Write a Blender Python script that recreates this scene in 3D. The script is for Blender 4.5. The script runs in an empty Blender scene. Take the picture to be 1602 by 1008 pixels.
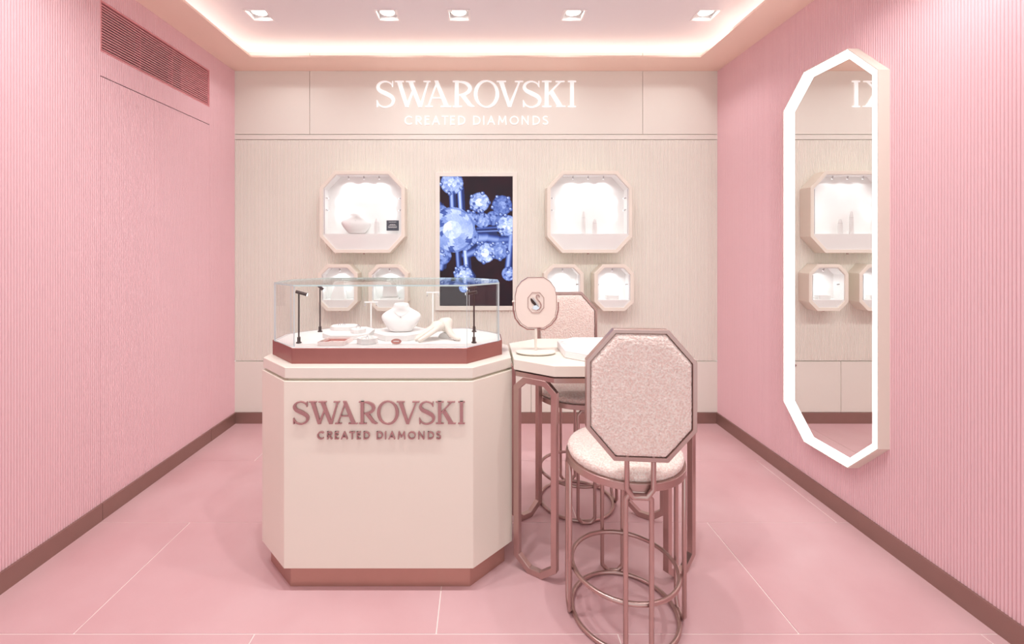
import bpy, math, random
from mathutils import Vector, Matrix, noise as mnoise

random.seed(7)
scene = bpy.context.scene
COL = scene.collection
PI = math.pi

# ------------------------------------------------------------------ camera, world, exposure
F, VX, VY, H = 704.0, 750.0, 385.0, 1.2825          # focal length and vanishing point in photo pixels, eye height
cam_d = bpy.data.cameras.new('camera')
cam = bpy.data.objects.new('camera', cam_d); COL.objects.link(cam)
cam.location = (0, 0, H); cam.rotation_euler = (PI / 2, 0, 0)
cam_d.sensor_width = 36.0; cam_d.lens = F / 1602 * 36
cam_d.shift_x = (801 - VX) / 1602; cam_d.shift_y = -(504 - VY) / 1602
cam_d.clip_start = 0.05
scene.camera = cam

world = bpy.data.worlds.new('world'); scene.world = world
world.use_nodes = True
bg = world.node_tree.nodes['Background']
bg.inputs[0].default_value = (1.0, 0.985, 0.985, 1); bg.inputs[1].default_value = 1.02   # even fill added for brightness, through the unseen open shop front

scene.view_settings.view_transform = 'Standard'
scene.view_settings.look = 'None'
scene.view_settings.gamma = 1
scene.view_settings.use_curve_mapping = False
scene.view_settings.exposure = 0.16
scene.cycles.max_bounces = 10; scene.cycles.diffuse_bounces = 6; scene.cycles.transparent_max_bounces = 24

SPOT_W = (9.5, 36.0, 3.5)       # each ceiling downlight, by row; later rows are unseen, added for brightness
COVE_S = 4.3        # cove strip emission
CASE_W = 0.55        # small lamp in each wall case
# room
XL, XR, YB, YF = -1.775, 1.727, 3.26, -0.6
XC = (XL + XR) / 2
Z_WALL, Z_SOF, Z_CEIL = 2.56, 2.548, 2.68
RIB = 0.0112

# ------------------------------------------------------------------ materials
def nmat(name, color, rough=0.5, metal=0.0, spec=0.5, var=0.0, vscale=4.0, bump=0.0, bscale=60.0, coat=0.0):
    m = bpy.data.materials.new(name); m.use_nodes = True
    nt = m.node_tree; b = nt.nodes['Principled BSDF']
    b.inputs['Roughness'].default_value = rough; b.inputs['Metallic'].default_value = metal
    b.inputs['Specular IOR Level'].default_value = spec; b.inputs['Coat Weight'].default_value = coat
    b.inputs['Base Color'].default_value = (*color, 1)
    tc = None
    if var > 0 or bump > 0:
        tc = nt.nodes.new('ShaderNodeTexCoord')
    if var > 0:
        n = nt.nodes.new('ShaderNodeTexNoise'); n.inputs['Scale'].default_value = vscale; n.inputs['Detail'].default_value = 4
        nt.links.new(tc.outputs['Object'], n.inputs['Vector'])
        mx = nt.nodes.new('ShaderNodeMix'); mx.data_type = 'RGBA'
        mx.inputs[6].default_value = (*[c * (1 - var) for c in color], 1)
        mx.inputs[7].default_value = (*[min(1, c * (1 + var)) for c in color], 1)
        nt.links.new(n.outputs['Fac'], mx.inputs[0]); nt.links.new(mx.outputs[2], b.inputs['Base Color'])
    if bump > 0:
        n2 = nt.nodes.new('ShaderNodeTexNoise'); n2.inputs['Scale'].default_value = bscale; n2.inputs['Detail'].default_value = 3
        nt.links.new(tc.outputs['Object'], n2.inputs['Vector'])
        bp = nt.nodes.new('ShaderNodeBump'); bp.inputs['Strength'].default_value = bump; bp.inputs['Distance'].default_value = 0.002
        nt.links.new(n2.outputs['Fac'], bp.inputs['Height']); nt.links.new(bp.outputs[0], b.inputs['Normal'])
    return m

def emat(name, color, strength):
    m = bpy.data.materials.new(name); m.use_nodes = True
    b = m.node_tree.nodes['Principled BSDF']
    b.inputs['Base Color'].default_value = (0.9, 0.9, 0.9, 1)
    b.inputs['Emission Color'].default_value = (*color, 1); b.inputs['Emission Strength'].default_value = strength
    return m

def glassmat(name, tint=(1, 1, 1), refl=1.0):
    m = bpy.data.materials.new(name); m.use_nodes = True
    nt = m.node_tree; nt.nodes.clear()
    out = nt.nodes.new('ShaderNodeOutputMaterial'); mix = nt.nodes.new('ShaderNodeMixShader')
    tr = nt.nodes.new('ShaderNodeBsdfTransparent'); gl = nt.nodes.new('ShaderNodeBsdfGlossy')
    fr = nt.nodes.new('ShaderNodeLayerWeight'); fr.inputs['Blend'].default_value = 0.5
    pw = nt.nodes.new('ShaderNodeMath'); pw.operation = 'POWER'; pw.inputs[1].default_value = 5.0
    mu = nt.nodes.new('ShaderNodeMath'); mu.operation = 'MULTIPLY_ADD'; mu.inputs[1].default_value = 0.9 * refl; mu.inputs[2].default_value = 0.022 * refl
    gl.inputs['Roughness'].default_value = 0.0; tr.inputs[0].default_value = (*tint, 1)
    nt.links.new(fr.outputs['Facing'], pw.inputs[0]); nt.links.new(pw.outputs[0], mu.inputs[0]); nt.links.new(mu.outputs[0], mix.inputs[0])
    nt.links.new(tr.outputs[0], mix.inputs[1]); nt.links.new(gl.outputs[0], mix.inputs[2])
    nt.links.new(mix.outputs[0], out.inputs[0])
    return m

M = {}
M['pink'] = nmat('pink_ribbed_wall', (0.85, 0.585, 0.62), 0.42, var=0.02, vscale=2)
M['pink_dark'] = nmat('pink_painted_metal', (0.74, 0.32, 0.34), 0.5)
M['slat_pink'] = nmat('pink_slat_paint', (0.82, 0.44, 0.46), 0.5)
M['brace_red'] = nmat('dark_red_paint', (0.42, 0.13, 0.15), 0.6)
M['void'] = nmat('duct_and_seam_shade', (0.07, 0.02, 0.026), 0.8)  # near-black: back of the vent duct, and painted shade in the door seams
M['beige'] = nmat('beige_ribbed_wall', (0.83, 0.825, 0.745), 0.5, var=0.015, vscale=2)
M['cream'] = nmat('cream_lacquer', (0.82, 0.78, 0.68), 0.42, var=0.012, vscale=3)
M['cream_top'] = nmat('cream_worktop', (0.79, 0.75, 0.665), 0.38, var=0.012, vscale=5)
M['white'] = nmat('white_lacquer', (0.88, 0.86, 0.845), 0.5)
M['white_soft'] = nmat('white_display_suede', (0.88, 0.865, 0.85), 0.8)
M['suede'] = nmat('ivory_display_suede', (0.76, 0.735, 0.72), 0.85, bump=0.15, bscale=400)
M['acrylic'] = nmat('blush_acrylic', (0.84, 0.70, 0.67), 0.15)
M['ceiling'] = nmat('ceiling_paint', (0.83, 0.81, 0.82), 0.7)
M['peach'] = nmat('peach_soffit_paint', (0.97, 0.77, 0.65), 0.6)
M['grout'] = nmat('pale_grout', (0.93, 0.84, 0.80), 0.8)
M['bronze'] = nmat('rose_bronze_metal', (0.52, 0.375, 0.345), 0.30, metal=0.9, var=0.05, vscale=30)
M['rosemetal'] = nmat('rose_copper_metal', (0.34, 0.135, 0.12), 0.38, metal=0.65, var=0.05, vscale=20)
M['plinth_metal'] = nmat('copper_plinth_metal', (0.50, 0.29, 0.24), 0.36, metal=0.6, var=0.08, vscale=9)
M['base_metal'] = nmat('brown_skirting_metal', (0.34, 0.215, 0.185), 0.38, metal=0.55, var=0.05, vscale=12)
M['letter_rose'] = nmat('rose_letter_metal', (0.44, 0.235, 0.235), 0.35, metal=0.5)
M['black'] = nmat('dark_brown_metal', (0.055, 0.028, 0.026), 0.4, metal=0.4)
M['chrome'] = nmat('chrome', (0.75, 0.78, 0.85), 0.12, metal=1.0)
M['steel'] = nmat('brushed_steel', (0.55, 0.53, 0.54), 0.3, metal=1.0)
M['pink_plastic'] = nmat('blush_lacquer', (0.80, 0.70, 0.625), 0.35)
M['rose_line'] = nmat('rose_gold_edge', (0.42, 0.24, 0.22), 0.25, metal=0.8)
M['card'] = nmat('slate_card', (0.045, 0.05, 0.075), 0.5)
M['ink'] = nmat('white_print', (0.9, 0.9, 0.9), 0.6)
M['plaque'] = nmat('rose_plaque', (0.50, 0.20, 0.17), 0.4, metal=0.3)
M['handskin'] = nmat('ivory_resin', (0.76, 0.69, 0.62), 0.55)
M['tray_pink'] = nmat('blush_tray', (0.80, 0.52, 0.48), 0.5)
M['glass'] = glassmat('clear_glass', (0.985, 0.995, 0.99), 0.9)
M['glass_edge'] = nmat('glass_edge', (0.50, 0.66, 0.65), 0.08, spec=0.9)
M['glass_edge_l'] = nmat('glass_bevel', (0.80, 0.88, 0.90), 0.05, spec=0.9)
M['mirror'] = nmat('mirror_silver', (0.93, 0.93, 0.92), 0.0, metal=1.0)
M['led'] = emat('led_border', (1.0, 0.985, 0.97), 4.0)
M['cove'] = emat('cove_strip', (1.0, 0.955, 0.935), COVE_S)
M['lamp'] = emat('lamp_lens', (1.0, 0.97, 0.94), 14.0)
M['signlit'] = emat('lit_letter', (1.0, 0.99, 0.98), 0.38)
M['caselamp'] = emat('case_lamp_lens', (0.95, 0.97, 1.0), 5.0)

def tile_mat():
    m = nmat('pink_porcelain', (0.84, 0.47, 0.475), 0.33, spec=0.5)
    nt = m.node_tree; b = nt.nodes['Principled BSDF']
    tc = nt.nodes.new('ShaderNodeTexCoord'); oi = nt.nodes.new('ShaderNodeObjectInfo')
    ad = nt.nodes.new('ShaderNodeVectorMath'); ad.operation = 'MULTIPLY_ADD'
    nt.links.new(tc.outputs['Object'], ad.inputs[0]); ad.inputs[1].default_value = (1, 1, 1)
    nt.links.new(oi.outputs['Location'], ad.inputs[2])
    n = nt.nodes.new('ShaderNodeTexNoise'); n.inputs['Scale'].default_value = 2.2; n.inputs['Detail'].default_value = 5
    nt.links.new(ad.outputs[0], n.inputs['Vector'])
    cr = nt.nodes.new('ShaderNodeValToRGB')
    cr.color_ramp.elements[0].position = 0.3; cr.color_ramp.elements[0].color = (0.63, 0.385, 0.40, 1)
    cr.color_ramp.elements[1].position = 0.72; cr.color_ramp.elements[1].color = (0.71, 0.49, 0.505, 1)
    nt.links.new(n.outputs['Fac'], cr.inputs[0]); nt.links.new(cr.outputs[0], b.inputs['Base Color'])
    return m
M['tile'] = tile_mat()

def boucle_mat():
    m = nmat('pale_boucle', (0.86, 0.70, 0.64), 0.95, spec=0.1)
    nt = m.node_tree; b = nt.nodes['Principled BSDF']
    tc = nt.nodes.new('ShaderNodeTexCoord')
    v = nt.nodes.new('ShaderNodeTexNoise'); v.inputs['Scale'].default_value = 165; v.inputs['Detail'].default_value = 2
    nt.links.new(tc.outputs['Object'], v.inputs['Vector'])
    cr = nt.nodes.new('ShaderNodeValToRGB')
    cr.color_ramp.elements[0].position = 0.36; cr.color_ramp.elements[0].color = (0.85, 0.67, 0.60, 1)
    cr.color_ramp.elements[1].position = 0.62; cr.color_ramp.elements[1].color = (0.94, 0.86, 0.79, 1)
    nt.links.new(v.outputs['Fac'], cr.inputs[0]); nt.links.new(cr.outputs[0], b.inputs['Base Color'])
    bp = nt.nodes.new('ShaderNodeBump'); bp.inputs['Strength'].default_value = 1.0; bp.inputs['Distance'].default_value = 0.006
    nt.links.new(v.outputs['Fac'], bp.inputs['Height']); nt.links.new(bp.outputs[0], b.inputs['Normal'])
    b.inputs['Sheen Weight'].default_value = 0.3
    return m
M['boucle'] = boucle_mat()

# ------------------------------------------------------------------ helpers
def octagon(x0, x1, y0, y1, cx, cy=None):
    cy = cx if cy is None else cy
    return [(x0 + cx, y0), (x1 - cx, y0), (x1, y0 + cy), (x1, y1 - cy), (x1 - cx, y1), (x0 + cx, y1), (x0, y1 - cy), (x0, y0 + cy)]

def inset(poly, d):
    """parallel inset of a convex counter-clockwise polygon"""
    n = len(poly); out = []
    for i in range(n):
        p0, p1, p2 = Vector(poly[i - 1]), Vector(poly[i]), Vector(poly[(i + 1) % n])
        a = (p1 - p0).normalized(); b = (p2 - p1).normalized()
        n1 = Vector((-a.y, a.x)); n2 = Vector((-b.y, b.x))
        k = (n1 + n2) / (1 + n1.dot(n2))
        out.append(tuple(p1 + k * d))
    return out

class MB:
    """collects geometry in world (or local) coordinates and links it as one mesh object"""
    def __init__(s): s.v = []; s.f = []; s.mi = []
    def add(s, vs, fs, mi=0):
        o = len(s.v); s.v += [tuple(v) for v in vs]; s.f += [tuple(o + i for i in f) for f in fs]; s.mi += [mi] * len(fs); return s
    def box(s, x0, x1, y0, y1, z0, z1, mi=0):
        return s.add([(x0,y0,z0),(x1,y0,z0),(x1,y1,z0),(x0,y1,z0),(x0,y0,z1),(x1,y0,z1),(x1,y1,z1),(x0,y1,z1)],
                     [(3,2,1,0),(4,5,6,7),(0,1,5,4),(1,2,6,5),(2,3,7,6),(3,0,4,7)], mi)
    def extrude(s, poly, fn, a, b, mi=0):
        """poly of (p,q); fn(p,q,t) -> xyz; between t=a and t=b"""
        n = len(poly)
        return s.add([fn(p, q, a) for p, q in poly] + [fn(p, q, b) for p, q in poly],
                     [tuple(range(n))[::-1], tuple(range(n, 2 * n))] + [(i, (i + 1) % n, n + (i + 1) % n, n + i) for i in range(n)], mi)
    def prism(s, poly, z0, z1, mi=0): return s.extrude(poly, lambda p, q, t: (p, q, t), z0, z1, mi)
    def ring(s, outer, inner, fn, a, b, mi=0):
        n = len(outer)
        vs = [fn(p, q, a) for p, q in outer] + [fn(p, q, b) for p, q in outer] + [fn(p, q, a) for p, q in inner] + [fn(p, q, b) for p, q in inner]
        fs = []
        for i in range(n):
            j = (i + 1) % n
            fs += [(i, j, n + j, n + i), (2*n + j, 2*n + i, 3*n + i, 3*n + j), (i, 2*n + i, 2*n + j, j), (n + i, n + j, 3*n + j, 3*n + i)]
        return s.add(vs, fs, mi)
    def tube(s, pts, r, seg=10, closed=False, square=False, mi=0, up=None):
        pts = [Vector(p) for p in pts]; n = len(pts); rings = []
        rr = r if isinstance(r, (list, tuple)) else [r] * n
        if square: seg = 4
        prev = None
        for i in range(n):
            if closed: a = (pts[i] - pts[i - 1]).normalized(); b = (pts[(i + 1) % n] - pts[i]).normalized()
            else:
                a = (pts[i] - pts[i - 1]).normalized() if i > 0 else (pts[1] - pts[0]).normalized()
                b = (pts[i + 1] - pts[i]).normalized() if i < n - 1 else a
            t = (a + b).normalized()
            if up is not None: ref = Vector(up)
            elif prev is None: ref = Vector((0, 0, 1)) if abs(t.z) < 0.9 else Vector((0, 1, 0))
            else: ref = prev
            nx = (ref - t * ref.dot(t)).normalized(); ny = t.cross(nx); prev = nx
            c = a.dot(b); k = 1 / max(0.5, math.sqrt(max(1e-6, (1 + c) / 2)))
            bis = (b - a); bis = bis.normalized() if bis.length > 1e-6 else None
            ring = []
            for q in range(seg):
                th = 2 * PI * (q + (0.5 if square else 0)) / seg
                rad = rr[i] * (math.sqrt(2) if square else 1)
                o = nx * math.cos(th) * rad + ny * math.sin(th) * rad
                if bis is not None: o += bis * (o.dot(bis) * (k - 1))
                ring.append(pts[i] + o)
            rings.append(ring)
        vs = [v for ring in rings for v in ring]; fs = []
        m = n if closed else n - 1
        for i in range(m):
            j = (i + 1) % n
            for q in range(seg):
                w = (q + 1) % seg
                fs.append((i * seg + q, i * seg + w, j * seg + w, j * seg + q))
        if not closed: fs += [tuple(range(seg))[::-1], tuple((n - 1) * seg + q for q in range(seg))]
        return s.add(vs, fs, mi)
    def lathe(s, prof, c=(0, 0, 0), seg=32, mi=0, sx=1, sy=1):
        """prof: list of (r, z) from bottom to top; r may be 0 at the ends"""
        vs = []; fs = []; rows = []
        for r, z in prof:
            if r < 1e-6: rows.append([len(vs)]); vs.append((c[0], c[1], c[2] + z))
            else:
                rows.append(list(range(len(vs), len(vs) + seg)))
                vs += [(c[0] + sx * r * math.cos(2*PI*k/seg), c[1] + sy * r * math.sin(2*PI*k/seg), c[2] + z) for k in range(seg)]
        for a, b in zip(rows[:-1], rows[1:]):
            for k in range(seg):
                l = (k + 1) % seg
                if len(a) == 1 and len(b) == 1: continue
                if len(a) == 1: fs.append((a[0], b[l], b[k]))
                elif len(b) == 1: fs.append((a[k], a[l], b[0]))
                else: fs.append((a[k], a[l], b[l], b[k]))
        return s.add(vs, fs, mi)
    def build(s, name, mats, parent=None, smooth=False, bevel=0.0, bseg=2):
        me = bpy.data.meshes.new(name)
        off = Vector(parent['_base']) if parent is not None and '_base' in parent else Vector((0, 0, 0))
        me.from_pydata([tuple(Vector(v) - off) for v in s.v], [], s.f)
        for m in (mats if isinstance(mats, (list, tuple)) else [mats]): me.materials.append(m)
        me.polygons.foreach_set('material_index', s.mi)
        if smooth: me.polygons.foreach_set('use_smooth', [True] * len(me.polygons))
        import bmesh
        bm = bmesh.new(); bm.from_mesh(me); bmesh.ops.recalc_face_normals(bm, faces=bm.faces); bm.to_mesh(me); bm.free()
        if smooth: me.set_sharp_from_angle(angle=math.radians(40))
        o = bpy.data.objects.new(name, me); COL.objects.link(o)
        if parent is not None:
            o.parent = parent; o['_base'] = tuple(off)
        if bevel > 0:
            b = o.modifiers.new('bevel', 'BEVEL'); b.width = bevel; b.segments = bseg; b.limit_method = 'ANGLE'; b.angle_limit = math.radians(30)
        return o

def thing(name, label, cat, base=(0, 0, 0), group=None, rz=0.0, local=False):
    o = bpy.data.objects.new(name, None); COL.objects.link(o)
    o.empty_display_size = 0.05
    o.location = base; o.rotation_euler = (0, 0, rz)
    o['_base'] = (0, 0, 0) if local else tuple(base)
    o['label'] = label; o['category'] = cat
    if group: o['group'] = group
    return o
def tag(o, label, cat, group=None):
    o['label'] = label; o['category'] = cat
    if group: o['group'] = group
    return o
def struct(o): o['kind'] = 'structure'; return o
def dup(root, loc, rz, label=None):
    r = root.copy(); COL.objects.link(r); r.location = loc; r.rotation_euler = (0, 0, rz)
    if label: r['label'] = label
    for ch in list(root.children):
        c = ch.copy(); COL.objects.link(c); c.parent = r
        for g in list(ch.children):
            d = g.copy(); COL.objects.link(d); d.parent = c
    return r
def spot(name, loc, target, energy, size, blend, radius, color=(1, 0.985, 0.985), parent=None):
    l = bpy.data.lights.new(name, 'SPOT'); l.energy = energy; l.spot_size = size; l.spot_blend = blend; l.shadow_soft_size = radius; l.color = color
    o = bpy.data.objects.new(name, l); COL.objects.link(o); o.location = loc
    o.rotation_euler = (Vector(target) - Vector(loc)).to_track_quat('-Z', 'Y').to_euler()
    return o

# ------------------------------------------------------------------ the room
def ribbed(mb, fn, a0, a1, z0, z1, depth=0.0056, pitch=RIB):
    """half-round ribs between a0 and a1; fn(a, d, z) -> xyz, d = how proud of the wall plane"""
    prof = [(0.0, 0.0), (0.10, 0.55), (0.28, 0.90), (0.5, 1.0), (0.72, 0.90), (0.90, 0.55)]
    k0 = math.floor(a0 / pitch); pts = []
    k = k0
    while k * pitch < a1:
        for t, d in prof:
            a = (k + t) * pitch
            if a0 <= a <= a1: pts.append((a, d * depth))
        k += 1
    pts = [(a0, 0.0)] + pts + [(a1, 0.0)]
    vs = []; fs = []
    for a, d in pts: vs += [fn(a, d, z0), fn(a, d, z1)]
    for i in range(len(pts) - 1): fs.append((2*i, 2*i + 2, 2*i + 3, 2*i + 1))
    n = len(pts)
    for z, odd in ((z0, 0), (z1, 1)):
        b = len(vs); vs += [fn(a0, -0.02, z), fn(a1, -0.02, z)]
        fs.append(tuple([2*i + odd for i in range(n)] + [b + 1, b]))
    e = len(vs)
    fs.append((e - 4, e - 3, e - 1, e - 2))                    # back
    fs.append((0, 1, e - 2, e - 4)); fs.append((2*n - 2, e - 3, e - 1, 2*n - 1))
    mb.add(vs, fs)

DY0, DY1, DZ = 2.10, 2.954, 2.078        # the hidden door in the left wall
VZ0, VZ1 = 2.193, 2.436                  # the vent above it
g = 0.0022
lw = lambda a, d, z: (XL + d, a, z)
rw = lambda a, d, z: (XR - d, a, z)
mb = MB()
ribbed(mb, lw, YF, DY0, 0.0, Z_CEIL); ribbed(mb, lw, DY1, YB, 0.0, Z_CEIL)
ribbed(mb, lw, DY0, DY1, DZ + g, VZ0); ribbed(mb, lw, DY0, DY1, VZ1, Z_CEIL)
mb.box(XL - 0.30, XL - 0.26, YF, YB, 0.0, Z_CEIL)
wl = struct(mb.build('wall_left', M['pink']))
mb = MB(); ribbed(mb, rw, YF, YB, 0.0, Z_CEIL); struct(mb.build('wall_right', M['pink']))
mb = MB(); ribbed(mb, lw, DY0 + g, DY1 - g, 0.0, DZ - g)
door = struct(mb.build('door_1', M['pink']))
mb = MB(); mb.box(XL - 0.040, XL - 0.021, DY0 - 0.02, DY1 + 0.02, 0.0, DZ + 0.02); mb.build('seam_shade_backing', M['void'], door)  # dark sheet behind the door leaf, so its seams read as shaded
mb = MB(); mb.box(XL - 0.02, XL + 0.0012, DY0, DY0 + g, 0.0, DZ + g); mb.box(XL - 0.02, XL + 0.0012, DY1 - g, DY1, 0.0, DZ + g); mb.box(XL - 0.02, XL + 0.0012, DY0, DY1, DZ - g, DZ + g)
mb.build('seam_shade_strip', M['void'], door)  # dark strips in the door gap stand in for the seam's shade
BH = 0.078
mb = MB(); mb.box(XL + 0.004, XL + 0.016, DY0 + g, DY1 - g, 0.001, BH); mb.build('kick_plate', M['base_metal'], door)

# back wall: ribbed field, smooth ledge strip, three top panels
bw = lambda a, d, z: (a, YB - d, z)
Z_CAB, Z_R1, Z_U0 = 0.449, 2.051, 2.088
mb = MB(); ribbed(mb, bw, XL, XR, Z_CAB + 0.003, Z_R1, depth=0.0035)
mb.box(XL, XR, YB + 0.30, YB + 0.34, 0, Z_CEIL)
wb = struct(mb.build('wall_back', M['beige']))
mb = MB(); mb.box(XL, XR, YB - 0.006, YB + 0.02, Z_R1 + 0.003, Z_U0); mb.build('ledge_strip', M['beige'], wb)
j1, j2 = (485 - VX) * YB / F, (1005 - VX) * YB / F
for a, b in ((XL, j1), (j1, j2), (j2, XR)):
    mb = MB(); mb.box(a + 0.0015, b - 0.0015, YB - 0.006, YB + 0.02, Z_U0 + 0.004, Z_CEIL)
    mb.build('top_panel', M['beige'], wb)
mb = MB(); mb.box(XL, XR, YB + 0.02, YB + 0.024, Z_R1 - 0.02, Z_CEIL); mb.build('backing_board', M['base_metal'], wb)

# baseboards
mb = MB(); mb.box(XL + 0.004, XL + 0.016, YF, DY0, 0.0, BH); bl = struct(mb.build('baseboard_left', M['base_metal']))
mb = MB(); mb.box(XL + 0.004, XL + 0.016, DY1, YB, 0.0, BH); mb.build('end_piece', M['base_metal'], bl)
mb = MB(); mb.box(XR - 0.016, XR - 0.004, YF, YB, 0.0, BH); struct(mb.build('baseboard_right', M['base_metal']))
mb = MB(); mb.box(XL + 0.016, XR - 0.016, YB - 0.014, YB - 0.001, 0.0, BH); struct(mb.build('baseboard_back', M['base_metal']))

# floor: one grout bed, every tile a piece of its own
mb = MB(); mb.box(XL - 0.3, XR + 0.02, YF, YB + 0.34, -0.06, -0.0022)
floor = struct(mb.build('floor', M['grout']))
TG = 0.0021
rows = [(2.6875 + 0.6 * k, k) for k in range(-6, 2)]
tile_cache = {}
for y0, k in rows:
    ya, yb = max(y0, YF), min(y0 + 0.6, YB)
    if yb - ya < 0.02: continue
    x = (-0.143 if k % 2 == 0 else 0.457) - 2.4
    while x < XR:
        xa, xb = max(x, XL), min(x + 1.2, XR)
        if xb - xa > 0.02:
            w, d = round(xb - xa, 4), round(yb - ya, 4)
            if (w, d) not in tile_cache:
                mb = MB(); mb.box(-w/2 + TG, w/2 - TG, -d/2 + TG, d/2 - TG, -0.010, 0.0)
                o = mb.build('tile', M['tile'], None, bevel=0.0008, bseg=1); tile_cache[(w, d)] = o
            else:
                o = tile_cache[(w, d)].copy(); COL.objects.link(o)
            o.parent = floor; o.location = ((xa + xb)/2, (ya + yb)/2, 0)
        x += 1.2

# ceiling tray with square openings for the downlights, soffit round it, light strip on top of the soffit
LY0 = (Z_CEIL - H) * F / 361.5; LX = [(p - VX) * LY0 / F for p in (406, 606, 718, 897, 1104)]; LYS = [LY0, 1.35, 0.1]; HS = 0.062
xs = sorted([XL - 0.02, XR + 0.02] + [x - HS for x in LX] + [x + HS for x in LX])
ys = sorted([YF, YB + 0.02] + [y - HS for y in LYS] + [y + HS for y in LYS])
mb = MB()
for i in range(len(xs) - 1):
    for j in range(len(ys) - 1):
        cx, cy = (xs[i] + xs[i+1])/2, (ys[j] + ys[j+1])/2
        if any(abs(cx - x) < HS for x in LX) and any(abs(cy - y) < HS for y in LYS): continue
        mb.add([(xs[i], ys[j], Z_CEIL), (xs[i], ys[j+1], Z_CEIL), (xs[i+1], ys[j+1], Z_CEIL), (xs[i+1], ys[j], Z_CEIL)], [(0, 1, 2, 3)])
mb.box(XL - 0.3, XR + 0.02, YF, YB + 0.34, Z_CEIL + 0.12, Z_CEIL + 0.16)
struct(mb.build('ceiling', M['ceiling']))
PW = 0.245
def soffit(name, poly):
    mb = MB(); mb.prism(poly, Z_SOF, Z_SOF + 0.012); return struct(mb.build(name, M['peach']))
soffit('trim_1', [(XL + 0.001, YB - 0.007), (XL + PW, YB - PW), (XR - PW, YB - PW), (XR - 0.001, YB - 0.007)][::-1])
soffit('trim_2', [(XL + 0.001, YF), (XL + PW, YF), (XL + PW, YB - PW), (XL + 0.001, YB - 0.007)])
soffit('trim_3', [(XR - PW, YF), (XR - 0.001, YF), (XR - 0.001, YB - 0.007), (XR - PW, YB - PW)])
zs = Z_SOF + 0.013
for nm, bx, lb in (('a', (XL + 0.10, XR - 0.10, YB - 0.085, YB - 0.06), 'hidden light strip lying on the soffit above the beige wall'),
                   ('b', (XL + 0.06, XL + 0.085, YF, YB - 0.10), 'hidden light strip lying on the soffit above the wall with the vent'),
                   ('c', (XR - 0.085, XR - 0.06, YF, YB - 0.10), 'hidden light strip lying on the soffit above the wall with the tall mirror')):
    mb = MB(); mb.box(bx[0], bx[1], bx[2], bx[3], zs, zs + 0.012)
    tag(mb.build('light_strip', M['cove']), lb, 'light strip', 'cove light strips')

# downlights; rows nearer the open front are unseen additions that brighten the room
def downlight(base):
    o = thing('downlight', 'square white recessed downlight with round lamp in the ceiling', 'downlight', base, 'ceiling downlights', local=True)
    sq = lambda h: [(-h, -h), (h, -h), (h, h), (-h, h)]
    up = lambda p, q, t: (p, q, t)
    mb = MB(); mb.ring(sq(HS + 0.006), sq(HS - 0.004), up, -0.004, 0.004); mb.build('frame', M['white'], o)
    mb = MB(); mb.ring(sq(HS - 0.002), sq(HS - 0.005), up, 0.0, 0.075); mb.box(-HS, HS, -HS, HS, 0.075, 0.08); mb.build('housing', M['white'], o)
    mb = MB(); c = 28
    circ = lambda r: [(r * math.cos(2*PI*k/c), r * math.sin(2*PI*k/c)) for k in range(c)]
    mb.ring(circ(0.05), circ(0.042), up, 0.016, 0.07); mb.build('gimbal', M['white'], o, smooth=True)
    mb = MB(); mb.lathe([(0, 0.024), (0.03, 0.026), (0.0415, 0.032), (0.0415, 0.05), (0, 0.05)], seg=c); mb.build('lamp', M['lamp'], o, smooth=True)
    return o
dl = None
DL_LAB = ['square recessed downlight by the vent, in the row along the beige wall', 'square recessed downlight second from the vent wall, in the row along the beige wall',
          'square recessed downlight above the screen, in the row along the beige wall', 'square recessed downlight second from the mirror wall, in the row along the beige wall',
          'square recessed downlight by the mirror wall, in the row along the beige wall']
DL_COL = ['by the vent wall', 'second from the vent wall', 'third from the vent wall', 'second from the mirror wall', 'by the mirror wall']
for y in LYS:
    for x in LX:
        base = (x, y, Z_CEIL)
        if dl is None: q_ = dl = downlight(base)
        else: q_ = dup(dl, base, 0)
        q_['label'] = DL_LAB[LX.index(x)] if y > 2 else 'added downlight %s, %s' % ('in the unseen row over the counter and table' if y > 1 else 'in the unseen row over the open shop front', DL_COL[LX.index(x)])
        tgt = (x, YB, 0.8) if y > 2 else (x, y + (0.75 if y > 1 else 0.15), 0)         # the row by the beige wall is turned to wash it
        spot('downlight_beam', (x, y, Z_CEIL + 0.010), tgt, SPOT_W[LYS.index(y)], math.radians(125), 1.0, 0.035)

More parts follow.
